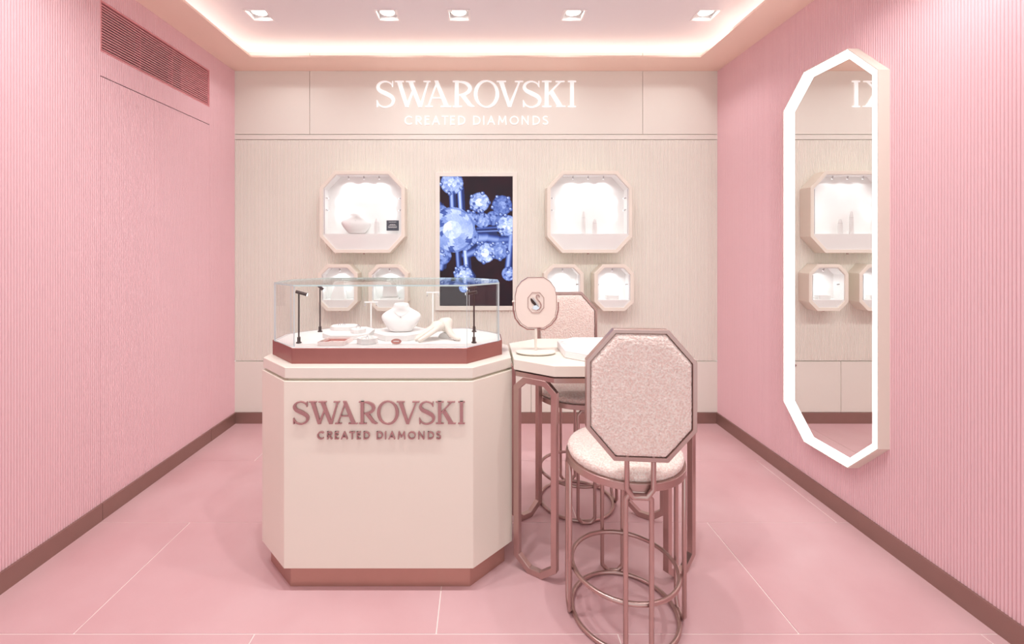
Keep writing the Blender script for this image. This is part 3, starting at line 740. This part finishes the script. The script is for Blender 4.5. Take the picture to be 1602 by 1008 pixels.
# ------------------------------------------------------------------ stools
def fuzzy(verts, nrm, amp, fr=190.0):
    out = []
    for v, n in zip(verts, nrm):
        k = mnoise.noise(Vector(v) * fr) * 0.6 + mnoise.noise(Vector(v) * fr * 2.1) * 0.4
        out.append(tuple(Vector(v) + Vector(n) * k * amp))
    return out
def cushion_disc(r, z0, hgt, nr=46, seg=200):
    prof = []
    for i in range(nr):
        t = i / (nr - 1)
        if t < 0.25: a = t/0.25*PI/2; prof.append((r - 0.012 + 0.012*math.sin(a), z0 + 0.5*hgt*(1 - math.cos(a))))
        else:
            u = (t - 0.25)/0.75; rr = r*(1 - u)
            prof.append((max(rr, 1e-4), z0 + hgt*0.5 + hgt*0.5*min(1.0, math.sqrt(max(0, 1 - (rr/r)**6)) if rr < r else 0)))
    vs, ns, fs = [], [], []
    for i, (rr, z) in enumerate(prof):
        a = prof[max(0, i - 1)]; b = prof[min(nr - 1, i + 1)]
        dr, dz = b[0] - a[0], b[1] - a[1]; l = math.hypot(dr, dz) or 1; nr_, nz = dz/l, -dr/l
        for k in range(seg):
            th = 2*PI*k/seg; vs.append((rr*math.cos(th), rr*math.sin(th), z)); ns.append((nr_*math.cos(th), nr_*math.sin(th), nz))
    for i in range(nr - 1):
        for k in range(seg):
            l = (k + 1) % seg; fs.append((i*seg + k, i*seg + l, (i+1)*seg + l, (i+1)*seg + k))
    return fuzzy(vs, ns, 0.0030), fs
def cushion_panel(poly, y0, half, n=110):
    """boucle pad filling a convex polygon in the x-z plane, domed to both sides"""
    xs_ = [p[0] for p in poly]; zs_ = [p[1] for p in poly]; cx, cz = (min(xs_) + max(xs_))/2, (min(zs_) + max(zs_))/2
    seg = 220; nr = 64; vs, ns, fs = [], [], []
    def rad(th):
        d = Vector((math.cos(th), math.sin(th))); best = 9
        for i in range(len(poly)):
            a = Vector(poly[i]) - Vector((cx, cz)); b = Vector(poly[(i+1) % len(poly)]) - Vector((cx, cz)); e = b - a
            den = d.x*(-e.y) + d.y*e.x
            if abs(den) < 1e-9: continue
            t = (a.x*(-e.y) + a.y*e.x)/den; u = (d.x*a.y - d.y*a.x)/den
            if t > 0 and -1e-6 <= u <= 1 + 1e-6: best = min(best, t)
        return best
    R_ = [rad(2*PI*k/seg) for k in range(seg)]
    for sgn in (-1, 1):
        o = len(vs)
        for i in range(nr):
            u = i/(nr - 1)
            for k in range(seg):
                th = 2*PI*k/seg; rr = max(R_[k]*u, 1e-4)
                d = half*(1 - u**18)**0.5 if u < 1 else 0
                vs.append((cx + rr*math.cos(th), y0 + sgn*d, cz + rr*math.sin(th))); ns.append((0.3*math.cos(th)*u, sgn, 0.3*math.sin(th)*u))
        for i in range(nr - 1):
            for k in range(seg):
                l = (k + 1) % seg; fs.append((o + i*seg + k, o + i*seg + l, o + (i+1)*seg + l, o + (i+1)*seg + k))
    return fuzzy(vs, ns, 0.0030), fs
def make_stool(loc, rz, label):
    s = thing('counter_stool', label, 'stool', loc, 'boucle counter stools at the table', rz=rz, local=True)
    n = 64; up = lambda p, q, t: (p, q, t)
    circ = lambda r: [(r*math.cos(2*PI*k/n), r*math.sin(2*PI*k/n)) for k in range(n)]
    mb = MB(); mb.ring(circ(0.200), circ(0.184), up, 0.528, 0.552); mb.prism(circ(0.185), 0.534, 0.542); mb.build('seat_ring', M['bronze'], s, smooth=True, bevel=0.0015)
    vs, fs = cushion_disc(0.193, 0.550, 0.046); mb = MB(); mb.add(vs, fs); mb.build('seat_cushion', M['boucle'], s, smooth=True)
    w, R_ = 0.039, 0.191; tr = 0.0078
    for k in range(4):
        a = k*PI/2; rad = Vector((math.sin(a), -math.cos(a), 0)); tan = Vector((math.cos(a), math.sin(a), 0))
        P = lambda u, z: rad*R_ + tan*u + Vector((0, 0, z))
        z1 = 0.524
        mb = MB(); mb.tube([P(-0.020, tr), P(0.020, tr), P(w, 0.030), P(w, z1 - 0.022), P(0.022, z1), P(-0.022, z1), P(-w, z1 - 0.022), P(-w, 0.030)], tr, 12, closed=True, up=tuple(rad))
        mb.build('leg', M['bronze'], s, smooth=True)
    for z, nm in ((0.0085, 'floor_ring'), (0.167, 'foot_ring')):
        mb = MB(); mb.tube([(0.179*math.cos(2*PI*k/80), 0.179*math.sin(2*PI*k/80), z) for k in range(80)], 0.0078, 10, closed=True, up=(0, 0, 1)); mb.build(nm, M['bronze'], s, smooth=True)
    by = -0.2085
    mb = MB(); ws = 0.0395
    mb.tube([(-ws, by, 0.668), (-ws, by, 0.542), (-0.021, by, 0.516), (0.021, by, 0.516), (ws, by, 0.542), (ws, by, 0.668)], tr, 12, up=(0, 1, 0)); mb.build('back_support', M['bronze'], s, smooth=True)
    BP = octagon(-0.1635, 0.1635, 0.630, 1.030, 0.083, 0.096)
    fb = lambda p, q, t: (p, by + t, q)
    mb = MB(); mb.ring(BP, inset(BP, 0.0125), fb, -0.012, 0.016); mb.build('back_frame', M['bronze'], s, bevel=0.0012, bseg=1)
    vs, fs = cushion_panel(inset(BP, 0.0125), by + 0.002, 0.0195); mb = MB(); mb.add(vs, fs); mb.build('back_cushion', M['boucle'], s, smooth=True)
    return s
st = make_stool((0.5066, 1.578, 0), -0.082, 'boucle counter stool on the lettered-front side of the table, facing the beige wall')
dup(st, (0.487, 2.262, 0), PI + 0.03, 'boucle counter stool between the table and the beige wall')

# ------------------------------------------------------------------ wall display cases
YC_ = 3.150
def wall_case(cx, z0, z1, hw, chx, chz, lip, label, group, nl):
    t = thing('wall_display_case', label, 'display case', (cx, YB - 0.004, z0), group)
    ff = lambda p, q, d: (p, d, q)
    P = octagon(cx - hw, cx + hw, z0, z1, chx, chz)
    fw = 0.024
    mb = MB(); mb.ring(P, inset(P, fw), ff, YC_, YB - 0.004); mb.build('frame', M['cream'], t, bevel=0.002)
    Pi = inset(P, fw + 0.0005)
    mb = MB(); mb.ring(Pi, inset(Pi, 0.004), ff, YC_ + 0.006, YB - 0.006); mb.extrude(Pi, ff, YB - 0.0085, YB - 0.0055); mb.build('lining', M['white_soft'], t)
    # front panel across the foot
    Pq = inset(Pi, 0.0045)
    zl = z0 + lip
    zb = Pq[0][1]; zs_ = Pq[2][1]
    if zl < zs_:
        s = (zl - zb)/(zs_ - zb); xr = Pq[1][0] + (Pq[2][0] - Pq[1][0])*s; xl = Pq[0][0] + (Pq[7][0] - Pq[0][0])*s
        poly = [Pq[0], Pq[1], (xr, zl), (xl, zl)]
    else: poly = [Pq[0], Pq[1], Pq[2], (Pq[2][0], zl), (Pq[7][0], zl), Pq[7]]
    mb = MB(); mb.extrude(poly, ff, YC_ + 0.010, YB - 0.009); mb.build('stage', M['white_soft'], t)
    mb = MB(); mb.extrude(Pq, ff, YC_ + 0.004, YC_ + 0.0065); mb.build('glass_pane', M['glass'], t)
    mb = MB(); mb.box(Pq[3][0] - 0.005, Pq[3][0] - 0.002, YC_ + 0.0055, YC_ + 0.008, zl, Pq[3][1]) if cx > 0 else mb.box(Pq[7][0] + 0.002, Pq[7][0] + 0.005, YC_ + 0.0055, YC_ + 0.008, zl, Pq[3][1])
    mb.build('side_trim', M['steel'], t)
    zt = Pq[4][1]
    def lamp(x, z, dx, dz):
        d = Vector((dx, 0.35, dz)).normalized(); p = Vector((x, YC_ + 0.045, z))
        mb = MB(); mb.tube([p, p + d*0.020], 0.0045, 10); l = mb.build('lamp', M['steel'], t, smooth=True)
        mb = MB(); mb.tube([p + d*0.020, p + d*0.0215], 0.0042, 10); mb.build('lamp_lens', M['caselamp'], l, smooth=True)
        return p + d*0.026, d
    span = Pq[1][0] - Pq[0][0]
    for k in range(nl):
        x = cx + ((k + 0.5)/nl - 0.5)*span*0.9
        p, d = lamp(x, zt, 0, -1)
        spot('case_lamp_beam', tuple(p), tuple(p + Vector((0, 0.10, -1))), CASE_W * (1.0 if nl > 1 else 0.8), math.radians(140), 0.6, 0.01, (0.90, 0.955, 1.0))
    for sgn in (-1, 1):
        for zz in ((zl + (Pq[3][1] - zl)*f) for f in ((0.55, 0.82) if nl > 1 else (0.62,))):
            p, d = lamp(cx + sgn*(Pq[3][0] - cx), zz, -sgn, -0.3)
            spot('case_lamp_beam', tuple(p), tuple(p + Vector((-sgn, 0.15, -0.3))), CASE_W * 0.35, math.radians(120), 0.6, 0.008, (0.90, 0.955, 1.0))
    mb = MB(); mb.tube([(cx, YC_ + 0.05, z0 - 0.010), (cx, YC_ + 0.05, z0 + 0.002)], 0.007, 12); mb.build('lock', M['bronze'], t, smooth=True)
    return zl
LW, LZ0, LZ1 = 0.2985, 1.233, 1.808
zl = wall_case(XC - 0.797, LZ0, LZ1, LW, 0.105, 0.115, 0.135, 'large lit octagonal wall case holding a dark sign card', None, 3)
wall_case(XC + 0.797, LZ0, LZ1, LW, 0.105, 0.115, 0.135, 'large lit octagonal wall case holding two slim ring cones', None, 3)
SW, SZ0, SZ1 = 0.139, 0.826, 1.154
zs1 = SZ0 + 0.078
for dx, lb in ((-0.968, 'small octagonal wall case holding a sloped necklace board'),
               (-0.615, 'small octagonal wall case holding a square white cushion, next to the screen'),
               (0.615, 'small octagonal wall case holding a plain block, next to the screen'),
               (0.968, 'small octagonal wall case holding a plain block, nearer the tall mirror')):
    wall_case(XC + dx, SZ0, SZ1, SW, 0.062, 0.064, 0.078, lb, 'small wall cases', 1)

# what stands in the wall cases
yi = 3.205
def bust_in_case(x, z, sc, rz, label):
    t = thing('necklace_bust', label, 'bust', (x, yi, z))
    mb = MB(); bust_mesh(mb, (x, yi, z), sc, rz, 0.1); b_ = mb.build('bust_form', M['suede'], t, smooth=True)
    m_ = b_.modifiers.new('sub', 'SUBSURF'); m_.levels = 1; m_.render_levels = 1
    mb = MB(); mb.lathe([(0, -0.004), (0.003, 0), (0.002, 0.002), (0, 0.003)], (x + 0.004, yi - 0.033*sc, z + 0.075*sc), 8); mb.build('pendant', M['steel'], t)
bust_in_case(XC - 0.85, zl, 1.25, 0.5, 'white necklace bust in the lit case with the sign card')
def cone(x, z, r, hgt, label, group=None):
    t = thing('ring_cone', label, 'ring stand', (x, yi, z), group)
    mb = MB(); mb.lathe([(0, 0), (r, 0), (r, hgt*0.45), (r*0.8, hgt*0.8), (r*0.4, hgt), (0, hgt)], (x, yi, z), 18); mb.build('cone', M['suede'], t, smooth=True)
    mb = MB(); mb.tube([(x + r*0.9*math.cos(2*PI*k/16), yi + r*0.9*math.sin(2*PI*k/16), z + hgt*0.72) for k in range(16)], 0.001, 5, closed=True, up=(0, 0, 1)); mb.build('ring_band', M['steel'], t, smooth=True)
cone(XC - 0.706, zl, 0.018, 0.11, 'white finger-shaped ring stand between bust and sign card')
cone(XC + 0.765, zl, 0.014, 0.16, 'taller of two slim white ring cones in the lit case')
cone(XC + 0.845, zl, 0.016, 0.105, 'shorter of two slim white ring cones in the lit case')
# sign card in the left case
t = thing('sign_card', 'small slate sign card with white print in the lit wall case', 'card', (XC - 0.600, 3.17, zl))
cx_ = (614.3 - VX) * 3.17 / F; cz0 = H - (361 - VY) * 3.17 / F; cz1 = H - (345 - VY) * 3.17 / F; chw = 9.6 * 3.17 / F
mb = MB(); mb.box(cx_ - chw, cx_ + chw, 3.170, 3.173, cz0, cz1); mb.build('card_face', M['card'], t)
mb = MB(); mb.box(cx_ - chw, cx_ - chw + 0.003, 3.173, 3.176, zl, cz1); mb.build('card_stand', M['white'], t)
for f, w in ((0.84, 0.62), (0.60, 0.45), (0.52, 0.62), (0.38, 0.75), (0.30, 0.70)):
    zz = cz0 + (cz1 - cz0)*f; n_ = int(w*14); seg = 2*chw*w/n_
    mb = MB()
    for k in range(n_): mb.box(cx_ - chw*w + seg*k, cx_ - chw*w + seg*(k + 0.72), 3.1693, 3.170, zz - 0.0015, zz + 0.0015)
    mb.build('print_line', M['ink'], t)
# small cases
t = thing('necklace_board', 'white sloped necklace board in the small wall case', 'display board', (XC - 0.968, yi, zs1))
mb = MB(); x = XC - 0.978
mb.add([(x - 0.052, yi - 0.03, zs1), (x + 0.052, yi - 0.03, zs1), (x + 0.052, yi + 0.03, zs1), (x - 0.052, yi + 0.03, zs1), (x - 0.03, yi + 0.01, zs1 + 0.125), (x + 0.034, yi + 0.01, zs1 + 0.125), (x + 0.034, yi + 0.03, zs1 + 0.125), (x - 0.03, yi + 0.03, zs1 + 0.125)],
       [(3,2,1,0),(4,5,6,7),(0,1,5,4),(1,2,6,5),(2,3,7,6),(3,0,4,7)]); mb.build('board', M['suede'], t, bevel=0.004)
t = thing('square_cushion', 'square white jewellery cushion in the small wall case by the screen', 'display cushion', (XC - 0.615, yi, zs1))
mb = MB(); x = XC - 0.612; mb.box(x - 0.065, x + 0.065, yi - 0.02, yi + 0.025, zs1, zs1 + 0.012); mb.build('riser', M['suede'], t, bevel=0.002)
mb = MB(); mb.box(x - 0.055, x + 0.055, yi - 0.012, yi + 0.02, zs1 + 0.012, zs1 + 0.115); mb.build('pad', M['suede'], t, bevel=0.010)
for dx in (0.60, 0.968):
    t = thing('earring_block', 'plain white earring block in the small wall case ' + ('next to the screen' if dx < 0.8 else 'nearer the tall mirror'), 'display block', (XC + dx, yi, zs1))
    mb = MB(); x = XC + dx; mb.box(x - 0.045, x + 0.045, yi - 0.018, yi + 0.022, zs1, zs1 + 0.03); mb.build('block', M['suede'], t, bevel=0.003)
    mb = MB(); mb.lathe([(0, -0.003), (0.0026, 0), (0.0015, 0.0015), (0, 0.002)], (x, yi - 0.005, zs1 + 0.033), 8); mb.build('gem', M['chrome'], t)

# ------------------------------------------------------------------ screen
def paint(u, v):
    """picture on the screen at (u, v) in crop pixels: macro of set diamonds, blue on near black"""
    return SCR(u, v)
gems = [(475, 240, 70, .66), (410, 335, 52, .66), (330, 350, 54, .84), (455, 572, 64, .74), (40, 610, 62, .74), (525, 742, 50, .82), (30, 285, 46, .72), (245, 340, 54, .80), (240, 470, 62, .82), (205, 520, 50, .80),
        (108, 76, 80, .92), (310, 218, 70, 1.0), (112, 420, 160, 1.0), (512, 388, 74, 1.0), (350, 588, 72, 1.0), (190, 748, 64, .94), (195, 845, 34, .85)]
bars = [(110, 140, 116, 280, 24, .85), (168, 110, 178, 290, 24, .95), (150, 560, 160, 715, 20, .7), (208, 550, 226, 770, 26, 1.0), (230, 720, 262, 770, 22, .7), (300, 372, 450, 366, 16, 1.0), (300, 406, 450, 398, 13, .45), (300, 430, 450, 424, 9, .7),
        (545, 470, 520, 730, 28, .8), (60, 560, 35, 690, 28, .75), (230, 360, 300, 330, 30, .8), (190, 480, 330, 470, 52, .78), (320, 465, 420, 480, 40, .72), (420, 490, 540, 480, 34, .55), (400, 520, 540, 520, 26, .62), (215, 595, 300, 560, 36, .7), (20, 240, 40, 330, 26, .65)]
balls = []
for cx, cy, r, b in [gems[i] for i in (0, 3, 10, 11, 13, 14, 15)]:
    for k in range(5):
        a = 0.7 + k * 2*PI/5 + cx*0.01
        balls.append((cx + r*math.cos(a), cy + r*math.sin(a), 15))
balls += [(258, 528, 13), (300, 518, 14), (332, 516, 13), (230, 286, 15), (268, 290, 14), (305, 286, 12), (40, 580, 14), (55, 610, 12), (130, 735, 14), (160, 715, 12), (200, 705, 12)]
def hsh(a, b, c=0):
    s = math.sin(a*12.9898 + b*78.233 + c*37.719) * 43758.5453; return s - math.floor(s)
def SCR(u, v):
    lum = 0.0; sat = 0.0
    n = mnoise.noise(Vector((u*0.012, v*0.012, 0.3)))
    for x0, y0, x1, y1, w, b in bars:
        dx, dy = x1 - x0, y1 - y0; L2 = dx*dx + dy*dy
        t = max(0, min(1, ((u - x0)*dx + (v - y0)*dy)/L2)); d = math.hypot(u - x0 - dx*t, v - y0 - dy*t)
        if d < w*1.25:
            e = min(1, (w*1.25 - d)/(w*0.5)); s = ((u - x0)*dy - (v - y0)*dx)/math.sqrt(L2)/w
            lum = max(lum, e * b * (0.55 + 0.45*math.cos(s*3.2 + 0.8)))
    for gi, (cx, cy, r, b) in enumerate(gems):
        d = math.hypot(u - cx, (v - cy)*1.0)
        if d < r*1.04:
            th = math.atan2(v - cy, u - cx); q = d/r
            if q < 0.42: k1_, nsec = 1, 8
            elif q < 0.74: k1_, nsec = 2, 16
            else: k1_, nsec = 3, 24
            sec = math.floor((th/(2*PI) + 0.5)*nsec + (0.5*(q*5 % 1)))
            hv = hsh(sec, gi, k1_); hv2 = hsh(math.floor(u/9), math.floor(v/9), gi)
            val = (0.98 if q < 0.42 else 0.84) + 0.34*(hv - 0.5) + 0.16*(hv2 - 0.5)*(1 if r < 120 else 0.4) + 0.10*n
            if hv > 0.88 and q > 0.45: val = 0.40
            if q > 0.95: val *= 0.75
            lum = val*b if b*val > 0.25 else max(lum*0.5, val*b)
    for x, y, r in balls:
        d = math.hypot(u - x, v - y)
        if d < r:
            lum = 0.95 if math.hypot(u - x + r*0.3, v - y + r*0.35) < r*0.38 else (0.22 if d > r*0.72 else 0.55)
    lum = max(0.0, min(1.15, lum))
    if lum < 0.06: return (0.022 + 0.01*n, 0.009, 0.013)
    r_ = 0.02 + 0.66*lum**2.9; g_ = 0.03 + 0.74*lum**2.4; b_ = 0.08 + 1.0*lum**1.3
    return (r_, g_, min(1.1, b_))
t = thing('video_screen', 'portrait wall screen showing blue-tinted diamonds on black', 'screen', (XC, YB - 0.01, 0.84))
sx0, sx1 = (688 - VX) * 3.238 / F, (802 - VX) * 3.238 / F
sz0, sz1 = H - (479 - VY) * 3.238 / F, H - (276 - VY) * 3.238 / F
bo = [(sx0 - 0.032, sz0 - 0.032), (sx1 + 0.032, sz0 - 0.032), (sx1 + 0.032, sz1 + 0.032), (sx0 - 0.032, sz1 + 0.032)]
bi = [(sx0 - 0.001, sz0 - 0.001), (sx1 + 0.001, sz0 - 0.001), (sx1 + 0.001, sz1 + 0.001), (sx0 - 0.001, sz1 + 0.001)]
mb = MB(); mb.ring(bo, bi, lambda p, q, d: (p, d, q), YB - 0.018, YB - 0.004); mb.build('surround', M['beige'], t, bevel=0.001, bseg=1)
NW, NH = 190, 340
vs, fs, cols = [], [], []
for j in range(NH + 1):
    for i in range(NW + 1):
        fu, fv = i/NW, j/NH
        vs.append((sx0 + (sx1 - sx0)*fu, YB - 0.012, sz1 + (sz0 - sz1)*fv)); cols += [*paint(20 + 532*fu, 28 + 950*fv), 1.0]
for j in range(NH):
    for i in range(NW):
        a = j*(NW + 1) + i; fs.append((a, a + NW + 1, a + NW + 2, a + 1))
mb = MB(); mb.add(vs, fs)
sm_ = bpy.data.materials.new('screen_picture'); sm_.use_nodes = True
nt = sm_.node_tree; b = nt.nodes['Principled BSDF']
at = nt.nodes.new('ShaderNodeAttribute'); at.attribute_name = 'picture'
b.inputs['Base Color'].default_value = (0.01, 0.01, 0.012, 1); b.inputs['Roughness'].default_value = 0.35
nt.links.new(at.outputs['Color'], b.inputs['Emission Color']); b.inputs['Emission Strength'].default_value = 1.1; b.inputs['Specular IOR Level'].default_value = 0.15
po = mb.build('picture', sm_, t)
ca = po.data.color_attributes.new('picture', 'FLOAT_COLOR', 'POINT'); ca.data.foreach_set('color', cols)

# ------------------------------------------------------------------ tall mirror on the right wall
Y0, Y1, MZ0, MZ1 = 1.888, 2.478, 0.272, 2.180
FX = 1.673
t = thing('wall_mirror', 'tall octagonal wall mirror with glowing white border', 'mirror', (XR - 0.004, (Y0 + Y1)/2, MZ0))
MPn = octagon(Y0, Y1, MZ0, MZ1, 0.157, 0.157)
fr_ = lambda p, q, d: (FX + d, p, q)
mb = MB(); mb.ring(MPn, inset(MPn, 0.004), fr_, 0.0, XR - 0.004 - FX); mb.build('frame', M['cream'], t)
A_ = inset(MPn, 0.0042)
mb = MB(); mb.ring(A_, inset(A_, 0.024), fr_, 0.001, 0.022); mb.build('light_border', M['led'], t)
mb = MB(); mb.extrude(A_, fr_, 0.022, 0.026); mb.build('mirror_glass', M['mirror'], t)
